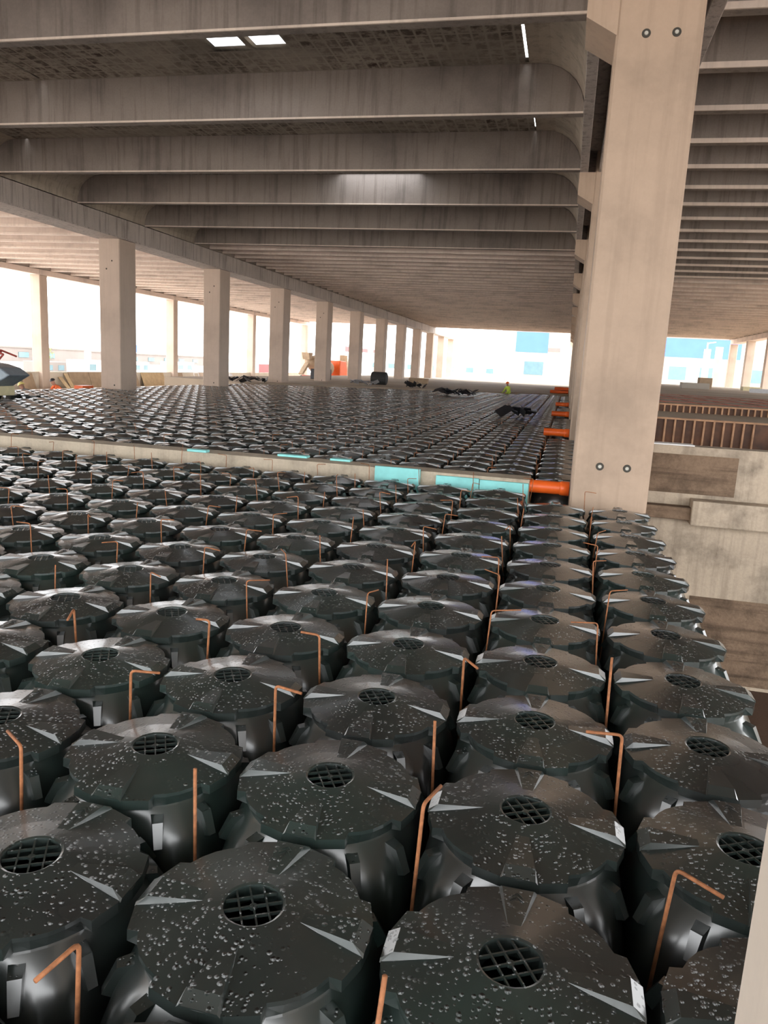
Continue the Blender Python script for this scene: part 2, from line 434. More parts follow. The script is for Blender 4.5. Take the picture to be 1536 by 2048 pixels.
def rib(name, x0, x1, y, th, zb, mat, r=.9, lab=None, grp=None, cat='roof rib'):
    pr = profile(x0+.01, x1-.01, r, ZS-.005, ZR)
    pr = [(x, max(z, zb)) for x, z in pr]
    # added strip on the lower edge; its pale colour paints the lit underside
    bm = bmesh.new(); prism(bm, pr, 'y', y-th/2, y+th/2)
    o = obj(name, bm, mat)
    bm = bmesh.new(); box(bm, x0+.03, x1-.03, y-th/2-.035, y-th/2-.001, zb, zb+(.035 if x0 < -17 and mat == 'rib' else .09)); obj('lit_lower_edge', bm, 'ribedge_lit', o)
    return o
XM0, XM1 = -17.05, -.17
rib_y = [-6.5, -2.3, 1.9, 6.1, 10.3, 14.5, 18.72, 22.85, 27.2, 31.4]
dense_y = []
y = 32.9
while y < ROOF_END-1: dense_y.append(y); y += 1.4
edges = [-9.0]+rib_y+[ROOF_END]
sky1 = [(-7.32, -6.58, 12.6, 13.28), (-6.46, -5.76, 12.6, 13.28), (-1.37, -1.30, 12.7, 14.35)]
sky2 = [(-1.37, -1.33, 17.5, 18.6), (-15.8, -15.73, 17.6, 18.65)]
sky3 = [(-7.6, -5.0, 21.8, 22.72), (-1.35, -1.33, 19.2, 22.5)]
for i, (a, b) in enumerate(zip(edges, edges[1:])):
    holes = ()
    if a == 10.3: holes = sky1+[(-12.07, -12.0, 12.8, 14.3)]
    elif a == 14.5: holes = sky2
    elif a == 18.72: holes = sky3
    shell('ceiling', XM0, XM1, a, b, holes, ('slab', 'slab_plain') if b <= 32 else ('slab_shaded', 'slab_shaded'), -1.33 if b < 32 else None)
# end wall cap behind the camera's near roof is left open (open hall)
vis = [yy for yy in rib_y if yy > 8]
for yy in rib_y:
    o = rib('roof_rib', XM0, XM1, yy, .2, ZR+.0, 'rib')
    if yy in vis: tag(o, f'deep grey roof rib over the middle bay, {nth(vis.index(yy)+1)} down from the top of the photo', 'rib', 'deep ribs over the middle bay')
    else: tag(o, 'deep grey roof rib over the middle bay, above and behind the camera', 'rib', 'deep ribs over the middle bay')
for n_, yy in enumerate(dense_y):
    o = rib('roof_rib', XM0, XM1, yy, .16, ZR, 'rib_lit')
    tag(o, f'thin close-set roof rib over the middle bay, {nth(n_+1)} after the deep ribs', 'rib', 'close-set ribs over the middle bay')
for nm, x0, x1, step, where in (('R', 1.42, 17.98, 2.06, 'right'), ('L', -34.1, -18.15, 2.1, 'left')):
    o = shell('ceiling', x0, x1, -9, ROOF_END, (), ('slab_plain',) if nm == 'R' else ('slab_shaded',))
    yy = -8.2 + (.03 if nm == 'R' else 0); n_ = 0
    while yy < ROOF_END-1:
        o = rib('roof_rib', x0, x1, yy, .2, ZR, 'rib' if nm == 'R' and yy < 40 else 'rib_lit')
        if yy > 8.0:
            n_ += 1; tag(o, f'roof rib over the {where} bay, {nth(n_)} beyond the camera', 'rib', f'ribs over the {where} bay')
        else: tag(o, f'roof rib over the {where} bay, above or behind the camera', 'rib', f'ribs over the {where} bay')
        yy += step
# strips that close the roof above the beam rows
for x0, x1 in ((XM1, 1.42), (-18.15, XM0), (-34.9, -34.1), (17.98, 19.0)):
    struct(bx('ceiling', 'beam', (x0, x1, -9, ROOF_END, ZR, ZR+.12)))
# roof lights
for i, (a, b, c, d) in enumerate(sky1[:2]+sky3[:1]):
    lab = ('left of the two bright roof lights near the top of the photo', 'right of the two bright roof lights near the top of the photo',
           'roof light hidden behind a rib, brightening the third rib face')[i]
    t = empty('rooflight', ((a+b)/2, (c+d)/2, ZS), lab, 'roof light', 'roof lights')
    hx, hy = (b-a)/2, (d-c)/2
    bm = bmesh.new()
    for q in ((-hx-.05, -hx, -hy-.05, hy+.05), (hx, hx+.05, -hy-.05, hy+.05), (-hx, hx, -hy-.05, -hy), (-hx, hx, hy, hy+.05)):
        box(bm, *q, .091, .2)
    obj('kerb_frame', bm, 'white', t)
    bm = bmesh.new(); box(bm, -hx, hx, -hy, hy, .15, .16); obj('pane', bm, 'pane', t)

# ------------------------------------------------------------------ void forms
RH, RR, ZRIM = .083, .335, -.036
def cone_z(r): return ZRIM*(max(0, r-RH)/(RR-RH))
def form_bm(detail=True):
    bm = bmesh.new()
    if detail:
        ang = []
        for q in range(4):
            b = 90*q
            for a, rr in ((-11, RR), (0, RR), (11, RR), (26, RR), (29, .306), (37, .31), (45, .312), (53, .31), (61, .306), (64, RR)):
                ang.append((math.radians(a+b), rr))
    else:
        ang = [(math.radians(a), RR*.985) for a in range(0, 360, 30)]
    ang.sort()
    n = len(ang)
    def ring(f): return [bm.verts.new(f(a, rr)) for a, rr in ang]
    def P(r, a, z): return (r*math.cos(a), r*math.sin(a), z)
    def join(A, B, sm=False, mi=0):
        for k in range(n):
            f = bm.faces.new((A[k], A[(k+1) % n], B[(k+1) % n], B[k])); f.smooth = sm
    inner_dn = ring(lambda a, r: P(RH-.006, a, -.05))
    hole_in = ring(lambda a, r: P(RH, a, 0.0))
    lip = ring(lambda a, r: P(RH+.007, a, .003))
    mid = ring(lambda a, r: P(.2, a, cone_z(.2)))
    rim = ring(lambda a, r: P(r, a, cone_z(r)))
    skirt = ring(lambda a, r: P(r+.001, a, cone_z(r)-(.034 if r > .32 else .012)))
    under = ring(lambda a, r: P(.296, a, -.083))
    join(inner_dn, hole_in); join(hole_in, lip); join(lip, mid); join(mid, rim); join(rim, skirt); join(skirt, under)
    if not detail: bm.faces.new(inner_dn[::-1])
    prev = ring(lambda a, r: P(.30, a, -.088))
    join(under, prev)
    NZ = 7 if detail else 2
    for i in range(1, NZ+1):
        t = i/NZ; z = -.088-.412*t
        def f(a, r, t=t, z=z):
            c, s_ = abs(math.cos(a)), abs(math.sin(a)); n_ = 5.5
            sq = .352/((c**n_+s_**n_)**(1/n_))
            w_ = min(1, t*1.9)**.6
            dg = abs(math.sin(2*a))                       # arches at the middles, legs at the corners
            rr = .305*(1-w_)+sq*w_
            if dg < .35 and t > .55 and detail: rr -= .05*(1-dg/.35)*(t-.55)/.45
            return P(rr, a, z)
        cur = ring(f); join(prev, cur, True); prev = cur
    return bm
def wedge_bm(q):
    bm = bmesh.new(); a = math.pi/2*q
    c, s_ = math.cos(a), math.sin(a)
    def T(x, y, z): return bm.verts.new((x*c-y*s_, x*s_+y*c, z))
    r1, r2, r3 = .145, .300, .333
    w1, w2, w3 = .019, .046, .050
    z1 = cone_z(r1)+.002; z2 = z1-.002
    top = [T(r1, -w1, z1), T(r2, -w2, z2), T(r2, w2, z2), T(r1, w1, z1)]
    out = [T(r3, -w2-.004, cone_z(r3)+.004), T(r3, w2+.004, cone_z(r3)+.004)]
    bl = [T(r1+.0, -w1-.003, cone_z(r1)-.002), T(r2, -w2-.006, cone_z(r2)-.003), T(r3, -w3-.008, cone_z(r3)-.004),
          T(r3, w3+.008, cone_z(r3)-.004), T(r2, w2+.006, cone_z(r2)-.003), T(r1, w1+.003, cone_z(r1)-.002)]
    F = bm.faces.new
    F(top); F((top[1], out[0], out[1], top[2]))
    F((top[0], bl[0], bl[1], top[1])); F((top[1], bl[1], bl[2], out[0]))
    F((top[3], top[2], bl[4], bl[5])); F((top[2], out[1], bl[3], bl[4]))
    F((out[0], bl[2], bl[3], out[1])); F((top[0], top[3], bl[5], bl[0])); F(bl)
    if q == 1:                                            # moulded arrow on one wedge
        pts = [(.185, 0), (.27, 0)]
        for A, B in (((.18, 0), (.275, 0)), ((.262, .016), (.28, 0)), ((.262, -.016), (.28, 0)), ((.24, .02), (.262, 0)), ((.24, -.02), (.262, 0))):
            p = [Vector((A[0]*c-A[1]*s_, A[0]*s_+A[1]*c, z1+.0005)), Vector((B[0]*c-B[1]*s_, B[0]*s_+B[1]*c, z1+.0005))]
            tube(bm, p, .0018, 4)
    return bm
def grille_bm():
    bm = bmesh.new(); a0 = math.radians(30)
    for s_ in (0, 1):
        a = a0+s_*math.pi/2
        for off in (-.038, 0, .038):
            h = math.sqrt((RH-.002)**2-off**2)
            d = Vector((math.cos(a), math.sin(a), 0)); e = Vector((-d.y, d.x, 0))*off
            q = [e-d*h, e+d*h]
            n_ = Vector((-d.y, d.x, 0))*.0024
            v = []
            for z in (-.012, -.003):
                for p in (q[0]-n_, q[1]-n_, q[1]+n_, q[0]+n_): v.append(bm.verts.new((p.x, p.y, z)))
            for f in ((3, 2, 1, 0), (4, 5, 6, 7), (0, 1, 5, 4), (1, 2, 6, 5), (2, 3, 7, 6), (3, 0, 4, 7)): bm.faces.new([v[i] for i in f])
    bmesh.ops.create_cone(bm, cap_ends=True, segments=10, radius1=.011, radius2=.011, depth=.009, matrix=Matrix.Translation((0, 0, -.008)))
    return bm
def lug_bm(q, da):
    bm = bmesh.new()
    for _ in (0,):
        for _2 in (0,):
            a = math.radians(90*q+da); c, s_ = math.cos(a), math.sin(a)
            def T(x, y, z): return bm.verts.new((x*c-y*s_, x*s_+y*c, z))
            v = [T(.29, -.024, -.10), T(.36, -.018, -.11), T(.36, .018, -.11), T(.29, .024, -.10),
                 T(.34, -.024, -.21), T(.40, -.014, -.185), T(.40, .014, -.185), T(.34, .024, -.21)]
            for f in ((0, 1, 2, 3), (7, 6, 5, 4), (0, 4, 5, 1), (1, 5, 6, 2), (2, 6, 7, 3), (3, 7, 4, 0)): bm.faces.new([v[i] for i in f])
    return bm
GN = 'void forms between the kerb and the camera'; GF = 'void forms beyond the kerb'
proto = empty('void_form', (0, 0, 0), '', 'void form', GN)
def mobj(name, bm, parent):
    bmesh.ops.recalc_face_normals(bm, faces=bm.faces)
    me = bpy.data.meshes.new(name); bm.to_mesh(me); bm.free(); me.materials.append(M['plastic'])
    o = bpy.data.objects.new(name, me); C.objects.link(o); o.parent = parent; return o
mobj('shell', form_bm(), proto)
for q in range(4): mobj('raised_wedge', wedge_bm(q), proto)
mobj('vent_grille', grille_bm(), proto); 
for q in range(4):
    for da in (31, 59): mobj('side_lug', lug_bm(q, da), proto)

def blocked(x, y):
    for k in range(-1, 13):
        yk = Y0+D*k
        if k == -1:
            if -.1 < x < 1.5 and yk-.34 < y < yk+.5+.34: return True
        elif -.2 < x < 1.43 and yk-.33 < y < yk+.9+.33: return True
        if x < -16.8 and yk-.33 < y < yk+1.15+.33: return True
    if -4.6 < x < -3.1 and 50.4 < y < 53: return True
    if -17.6 < x < -15.1 and 16.8 < y < 18.7: return True
    return False
near, far = [], []
for j in range(-2, 12):
    for i in range(-16, 2):
        x, y = i*S, j*S
        if blocked(x, y): continue
        p = project(x, y, -.05)
        if p is None: continue
        if -450 < p[0] < 1950 and p[1] < 2500: near.append((p[2], i, j))
for j in range(13, 75):
    for i in range(-25, 2):
        x, y = i*S, j*S
        if x < -17.9 or y > endY(x)-.4 or blocked(x, y): continue
        p = project(x, y, -.05)
        if -150 < p[0] < 1700: far.append((p[2], i, j))
near.sort(); far.sort()
print('near forms', len(near), 'far', len(far))
first = True
for d, i, j in near:
    lab = f'black plastic void form, {nth(12-j)} row before the concrete kerb, {nth(2-i)} column from the pit edge'
    if first: proto.location = (i*S, j*S, 0); proto['label'] = lab; first = False
    else: dup(proto, (i*S, j*S, 0), None, lab)
# simple one-piece form for the field beyond the kerb
bml = form_bm(False)
for q in range(4):
    wb = wedge_bm(q if q != 1 else 1)
    me_ = bpy.data.meshes.new('t'); wb.to_mesh(me_); wb.free(); bml.from_mesh(me_); bpy.data.meshes.remove(me_)
bmesh.ops.recalc_face_normals(bml, faces=bml.faces)
low = bpy.data.meshes.new('void_form_plain'); bml.to_mesh(low); bml.free(); low.materials.append(M['plastic'])
NI = max(0, 300-len(near))
for d, i, j in far[:NI]:
    o = bpy.data.objects.new('void_form', low); C.objects.link(o); o.location = (i*S, j*S, 0)
    tag(o, f'black plastic void form, {nth(j-12)} row beyond the kerb, {nth(2-i)} column from the pillar side', 'void form', GF)
vs, fs = [], []
lv = [v.co.copy() for v in low.vertices]; lf = [tuple(p.vertices) for p in low.polygons]
for d, i, j in far[NI:]:
    b = len(vs); tz = random.uniform(-.006, .006); tx = random.uniform(-.012, .012); ty = random.uniform(-.012, .012)
    vs += [(v.x+i*S, v.y+j*S, v.z+tz+tx*v.x+ty*v.y) for v in lv]; fs += [tuple(q+b for q in f) for f in lf]
me = bpy.data.meshes.new('void_form_field'); me.from_pydata(vs, [], fs); me.materials.append(M['plastic'])
o = bpy.data.objects.new('void_form_field', me); C.objects.link(o)
tag(o, 'distant field of black void forms filling the hall floor up to the cast slab', 'void form', None, 'stuff')

# ------------------------------------------------------------------ bent rebar rods in the gaps
RODS = {(-2,-1):((-1.008,-.355,.095),(-1.031,-.482,.095)),(-1,-1):((-.26,-.355,.20),(-.247,-.331,.20)),(0,0):((.435,.355,.115),(.546,.266,.115)),
(-1,0):((-.306,.355,.175),(-.271,.473,.175)),(-2,0):((-1.07,.355,.153),(-1.06,.345,.153)),(-3,0):((-1.733,.355,.117),(-1.85,.431,.117)),
(-3,1):((-1.742,1.065,.114),(-1.612,1.084,.114)),(-2,1):((-1.067,1.065,.148),(-.939,1.028,.148)),(-1,1):((-.387,1.065,.101),(-.38,1.045,.101)),
(0,1):((.328,1.065,.163),(.194,1.047,.163)),(0,2):((.323,1.775,.204),(.325,1.76,.204)),(-1,2):((-.364,1.775,.105),(-.285,1.66,.105)),
(-2,2):((-1.107,1.775,.119),(-1.209,1.782,.119)),(-3,2):((-1.716,1.775,.119),(-1.788,1.763,.119)),(-4,2):((-2.529,1.775,.076),(-2.451,1.61,.076)),
(-3,3):((-1.817,2.485,.132),(-1.689,2.553,.132)),(-2,3):((-1.041,2.485,.147),(-.995,2.571,.147)),(-1,3):((-.301,2.485,.132),(-.138,2.562,.132)),
(0,3):((.292,2.485,.135),(.145,2.443,.135)),(-2,4):((-1.087,3.195,.18),(-1.08,3.18,.18)),(-1,4):((-.316,3.195,.156),(-.427,3.30,.156)),(0,4):((.393,3.195,.132),(.507,3.268,.132))}
def rod_pts(base, top, end):
    base, top, end = Vector(base), Vector(top), Vector(end)
    d1 = (top-base).normalized(); d2 = (end-top); L2 = d2.length
    if L2 < .03: return [base, top]
    d2.normalize(); r = min(.022, L2*.5)
    pts = [base]
    for k in range(5):
        t = k/4
        a = top-d1*r; b = top; c = top+d2*r
        pts.append(a*(1-t)**2+b*2*t*(1-t)+c*t*t)
    pts.append(end); return pts
rods_near, rods_far = [], []
for j in range(-2, 12):
    for i in range(-16, 1):
        x, y = (i+.5)*S, (j+.5)*S
        if blocked(x, y) and y > 6: continue
        p = project(x, y, .05)
        if p and -200 < p[0] < 1750 and p[1] < 2400: rods_near.append((p[2], i, j))
for j in range(12, 72):
    for i in range(-25, 1):
        x, y = (i+.5)*S, (j+.5)*S
        if x < -17.9 or y > endY(x)-1 or blocked(x, y) or j == 12 or (i < -7 and (i*7+j*3) % 4): continue
        p = project(x, y, .05)
        if p and -50 < p[0] < 1600: rods_far.append((p[2], i, j))
rods_near.sort(); rods_far.sort()
def rnd_rod(i, j, amp=1.0):
    x, y = (i+.5)*S, (j+.5)*S
    tx, ty = x+random.uniform(-.07, .07), y+random.uniform(-.05, .05)
    z = random.uniform(.07, .17)*amp; a = random.choice((0, math.pi, random.uniform(0, 6.28), random.uniform(0, 6.28))); l = random.choice((.0, .12, .12, .13))
    return (x, y, -.45), (tx, ty, z), (tx+l*math.cos(a), ty+l*math.sin(a), z+random.uniform(-.02, .01))
for d, i, j in rods_near:
    if (i, j) in RODS:
        t_, e_ = RODS[(i, j)]; b_ = (((i+.5)*S+t_[0])/2, ((j+.5)*S+t_[1])/2, -.45)
    else: b_, t_, e_ = rnd_rod(i, j)
    bm = bmesh.new(); tube(bm, rod_pts((0, 0, 0), Vector(t_)-Vector(b_), Vector(e_)-Vector(b_)), (.0062 if j < 3 else .0042), 8)
    o = obj('bent_rebar', bm, 'rebar', smooth=True); o.location = b_
    tag(o, f'rusty bent rebar in the {nth(12-j)} gap row before the kerb, {nth(1-i)} from the pit', 'rebar', 'bent rebars between the near void forms')
nr = max(0, 300-len(rods_near)); stuff = bmesh.new()
for q, (d, i, j) in enumerate(rods_far):
    b_, t_, e_ = rnd_rod(i, j, .55)
    if q < nr:
        bm = bmesh.new(); tube(bm, rod_pts((0, 0, 0), Vector(t_)-Vector(b_), Vector(e_)-Vector(b_)), .0045, 5)
        o = obj('bent_rebar', bm, 'rebar'); o.location = b_
        tag(o, f'thin rebar in the {nth(j-12)} gap row beyond the kerb, {nth(1-i)} from the pillars', 'rebar', 'rebars between the far void forms')
    else: tube(stuff, [b_, t_, e_] if (Vector(t_)-Vector(e_)).length > .03 else [b_, t_], .004, 4)
o = obj('bent_rebar_field', stuff, 'rebar'); tag(o, 'distant thin rebars rising between the far void forms', 'rebar', None, 'stuff')
print('rods', len(rods_near), len(rods_far))

# ------------------------------------------------------------------ kerb, boards, pipes
t = bx('concrete_kerb', 'kerb', (-17.1, -.36, 8.32, 8.72, -.5, .10), None, .012)
tag(t, 'long low concrete kerb dividing the near and far fields of void forms', 'kerb')
def board(x0, x1, z0, z1, lab, dy=0):
    tag(bx('foam_board', 'turq', (x0, x1, 8.262+dy, 8.312+dy, z0, z1), None, .004), lab, 'foam board', 'turquoise foam boards on the kerb')
board(-2.45, -1.82, -.30, .125, 'bright turquoise foam board on the kerb, the tallest and leftmost of the wide ones')
board(-1.60, -1.02, -.32, .065, 'turquoise foam board on the kerb, between the tallest one and the pipe board')
board(-1.01, -.37, -.34, .055, 'turquoise foam board on the kerb touching the orange pipe')
tag(bx('foam_board', 'turq', (-5.28, -4.98, 8.30, 8.42, .101, .135), None, .003), 'small turquoise foam strip lying far left on the kerb', 'foam board', 'turquoise foam boards on the kerb')
tag(bx('foam_board', 'turq', (-4.0, -3.55, 8.6, 8.74, .101, .13), None, .003), 'pale foam strip on the kerb right of the small left one', 'foam board', 'turquoise foam boards on the kerb')
tag(bx('foam_board', 'turq', (-3.2, -2.9, 8.6, 8.74, .101, .13), None, .003), 'pale foam strip on the kerb just left of the tallest board', 'foam board', 'turquoise foam boards on the kerb')
def pipe(x0, x1, y, z, r, lab, rz=0, sock=True, name='drain_pipe'):
    t = empty(name, ((x0+x1)/2, y, z), lab, 'pipe', 'orange pipes beside the pillars', rz)
    h = (x1-x0)/2
    bm = bmesh.new(); tube(bm, [(-h, 0, 0), (h, 0, 0)], r, 24, False); tube(bm, [(h, 0, 0), (-h, 0, 0)], r*.9, 24, False)
    obj('pipe_barrel', bm, 'orange', t, smooth=True)
    if sock:
        bm = bmesh.new(); tube(bm, [(h-.12, 0, 0), (h-.10, 0, 0), (h, 0, 0)], [r*1.02, r*1.12, r*1.12], 24, True); obj('pipe_socket', bm, 'orange', t, smooth=True)
    return t
pipe(-.36, .15, 8.42, .01, .085, 'thick orange pipe lying between the kerb and the large pillar')
for k, lab in ((1, 'orange pipe lying at the foot of the second pillar, nearest behind the kerb'), (2, 'short orange pipe by the third pillar of the right-hand row'), (3, 'small orange pipe by the fourth pillar of the right-hand row')):
    pipe(-.45, .15, Y0+D*k+.35, .10, .09, lab)
for q in range(6):
    a = q % 3; lv = q//3
    pipe(-1.2+.1*q, .1, 56.2+a*.26+lv*.13, .17+lv*.24, .11, f'orange pipe in the far heap by the right-hand row, {("lower","upper")[lv]} layer, {nth(a+1)} back', 0, False)
tag(bx('safety_barrier', 'orange', (-18.6, -18.22, 24.5, 25.2, -.5, .06), None, .01), 'flat orange panel block at the left of the first left-hand pillar', 'panel')

# ------------------------------------------------------------------ crumpled plastic debris
def crumple(x, y, z, sx, sy, sz, lab, mat='black', n=14, seed=1):
    rnd = random.Random(seed); bm = bmesh.new()
    for k in range(n):
        c = Vector((rnd.uniform(-sx, sx), rnd.uniform(-sy, sy), rnd.uniform(0, sz)))
        pts = []
        w1, w2 = rnd.uniform(.12, .35), rnd.uniform(.08, .22)
        R = Matrix.Rotation(rnd.uniform(0, 6.28), 3, 'Z') @ Matrix.Rotation(rnd.uniform(-.7, .7), 3, 'X') @ Matrix.Rotation(rnd.uniform(-.6, .6), 3, 'Y')
        b = len(bm.verts); vv = []
        for zz in (-.015, .015):
            for px, py in ((-w1, -w2), (w1, -w2*.8), (w1*.7, w2), (-w1*.8, w2*.9)): vv.append(bm.verts.new(c+R @ Vector((px, py, zz))))
        for f in ((3, 2, 1, 0), (4, 5, 6, 7), (0, 1, 5, 4), (1, 2, 6, 5), (2, 3, 7, 6), (3, 0, 4, 7)): bm.faces.new([vv[i] for i in f])
    zmin = min(v.co.z for v in bm.verts)
    for v in bm.verts: v.co.z -= zmin
    o = obj('plastic_debris', bm, mat); o.location = (x, y, z); tag(o, lab, 'debris', 'heaps of broken plastic'); return o
crumple(-5.9, 40.2, .0, 1.1, .5, .15, 'long black heap of broken forms on the field below the far hi-vis worker', n=26, seed=3)
crumple(-1.45, 23.6, .0, .5, .2, .06, 'broken black form lying on the field near the right-hand row', n=9, seed=5)
crumple(-9.7, 48.5, .06, .6, .4, .2, 'black plastic scrap on the slab right of the grey bundle', n=10, seed=8)
crumple(-12.9, 47.3, .06, 1.0, .5, .12, 'pale grey torn sheeting under the dark rolled bundle', 'shirt_g', 16, 9)
crumple(-18.2, 38.2, .0, .9, .35, .16, 'dark plastic heap right of the second left-hand pillar foot', n=12, seed=12)
crumple(-18.3, 41.6, .03, .7, .3, .12, 'small dark rubbish heap just left of the third left-hand pillar', n=12, seed=14)
bm = bmesh.new(); tube(bm, [(-.55, 0, .45), (-.5, 0, .45), (.5, 0, .45), (.55, 0, .45)], [.38, .45, .45, .38], 20)
o = obj('rolled_bundle', bm, 'tyre', smooth=False); o.location = (-13.0, 51.3, .05); tag(o, 'dark grey round bundle on the slab in front of the fifth left-hand pillar', 'bundle')
bm = bmesh.new(); box(bm, -.75, .75, -.4, .4, 0, .8); o = obj('black_crate', bm, 'black', bevel=.03); o.location = (-19.2, 57.0, .05)
tag(o, 'black crate right of the fourth left-hand pillar', 'crate')
bm = bmesh.new(); box(bm, -.8, .8, -.3, .3, 0, .45); o = obj('dark_box', bm, 'oldboard', bevel=.03); o.location = (-12.2, 62.0, .05)
tag(o, 'low brown box on the slab right of the sixth left-hand pillar', 'box')

# ------------------------------------------------------------------ machine at the left edge
t = empty('mixing_machine', (-16.5, 17.7, 0), 'grey machine with a round nozzle and red bars at the left edge of the field', 'machine')
bm = bmesh.new(); prism(bm, [(-.6, .28), (.35, .28), (.95, .62), (.62, .82), (.2, .92), (-.6, 1.0)], 'y', -.45, .45); obj('hopper', bm, 'steel', t, bevel=.03)
bm = bmesh.new(); tube(bm, [(.12, -.45, .42), (.12, -.62, .42), (.12, -.66, .42)], [.19, .19, .15], 24); obj('nozzle', bm, 'steel', t, smooth=False)
bm = bmesh.new(); prism(bm, [(-.3, 0), (.42, 0), (.42, .28), (-.3, .28)], 'y', -.4, .4); obj('base', bm, 'yellowp', t, bevel=.02)
bm = bmesh.new()
for a, b in (((-.2, -.3, .9), (.1, -.3, 1.35)), ((.1, -.3, 1.35), (.65, -.3, 1.2)), ((.65, -.3, 1.2), (.35, -.3, .9)), ((-.2, .3, .9), (.1, .3, 1.3)), ((.1, .3, 1.3), (.6, .3, 1.15)), ((.1, -.3, 1.35), (.1, .3, 1.3)), ((-.5, -.3, .95), (.1, -.3, 1.35))):
    tube(bm, [a, b], .028, 8)
obj('guard_bars', bm, 'redp', t)

# ------------------------------------------------------------------ low yard wall, boards, ladder
struct(bx('wall_left', 'lowwall', (-34.7, -34.4, -10, 125, -1.32, -.2)))
def leaning(y0, y1, z1, lean, mat, lab, th=.04, x=-34.38, name='plywood_panel'):
    bm = bmesh.new(); H = z1+1.32
    v = []
    for yy in (y0, y1):
        for dx, zz in ((lean, 0), (lean+th, 0), (th, H), (0, H)): v.append(bm.verts.new((dx, yy, zz)))
    for f in ((0, 1, 2, 3), (7, 6, 5, 4), (0, 4, 5, 1), (1, 5, 6, 2), (2, 6, 7, 3), (3, 7, 4, 0)): bm.faces.new([v[i] for i in f])
    o = obj(name, bm, mat); o.location = (x, 0, -1.32); tag(o, lab, 'panel', 'panels leaning on the low yard wall'); return o
leaning(46.1, 48.4, -.2, .35, 'oldboard', 'tan plywood panel on the low wall, left one of the pair near the first pillar')
leaning(48.45, 50.2, -.2, .35, 'oldboard', 'tan plywood panel on the low wall, right one of the pair near the first pillar')
leaning(45.0, 45.4, -.55, .7, 'board', 'yellow plank leaning left of the tan plywood pair, the left plank', name='plank')
leaning(45.6, 46.0, -.3, .6, 'board', 'yellow plank leaning left of the tan plywood pair, the right plank', name='plank')
leaning(41.2, 42.3, -.3, .35, 'oldboard', 'plain grey-brown panel on the low wall at the left frame edge')
leaning(54.4, 54.9, -.3, .4, 'oldboard', 'narrow panel on the low wall right of the first left-hand pillar')
leaning(55.6, 59.2, -.25, .35, 'board', 'wide light brown panel on the low wall before the slim outer pillar')
leaning(61.6, 62.6, -.25, .35, 'oldboard', 'dark narrow panel on the low wall right of the slim outer pillar')
t = empty('ladder', (-33.9, 64.6, -1.32), 'thin white ladder leaning on the low wall left of the second pillar', 'ladder')
bm = bmesh.new()
for yy in (0, .9): tube(bm, [(0, yy, 0), (-.35, yy-.4, 1.9)], .035, 6)
obj('side_rails', bm, 'white', t)
for q in range(4):
    bm = bmesh.new(); f = (q+.6)/4.6; tube(bm, [(-.35*f, -.4*f, 1.9*f), (-.35*f, .9-.4*f, 1.9*f)], .025, 6); obj('rung', bm, 'white', t)
bm = bmesh.new(); tube(bm, [(0, 0, 0), (0, 0, .9), (0, 0, 1.15)], [.42, .42, .3], 16)
o = obj('white_tank', bm, 'white', smooth=True); o.location = (-32.5, 68.5, -1.32); tag(o, 'white tank standing left of the second left-hand pillar', 'tank')
tag(bx('orange_box', 'orange', (-33.0, -32.3, 66.0, 67.0, -1.32, -.9), None, .03), 'small orange box beside the white tank', 'box')

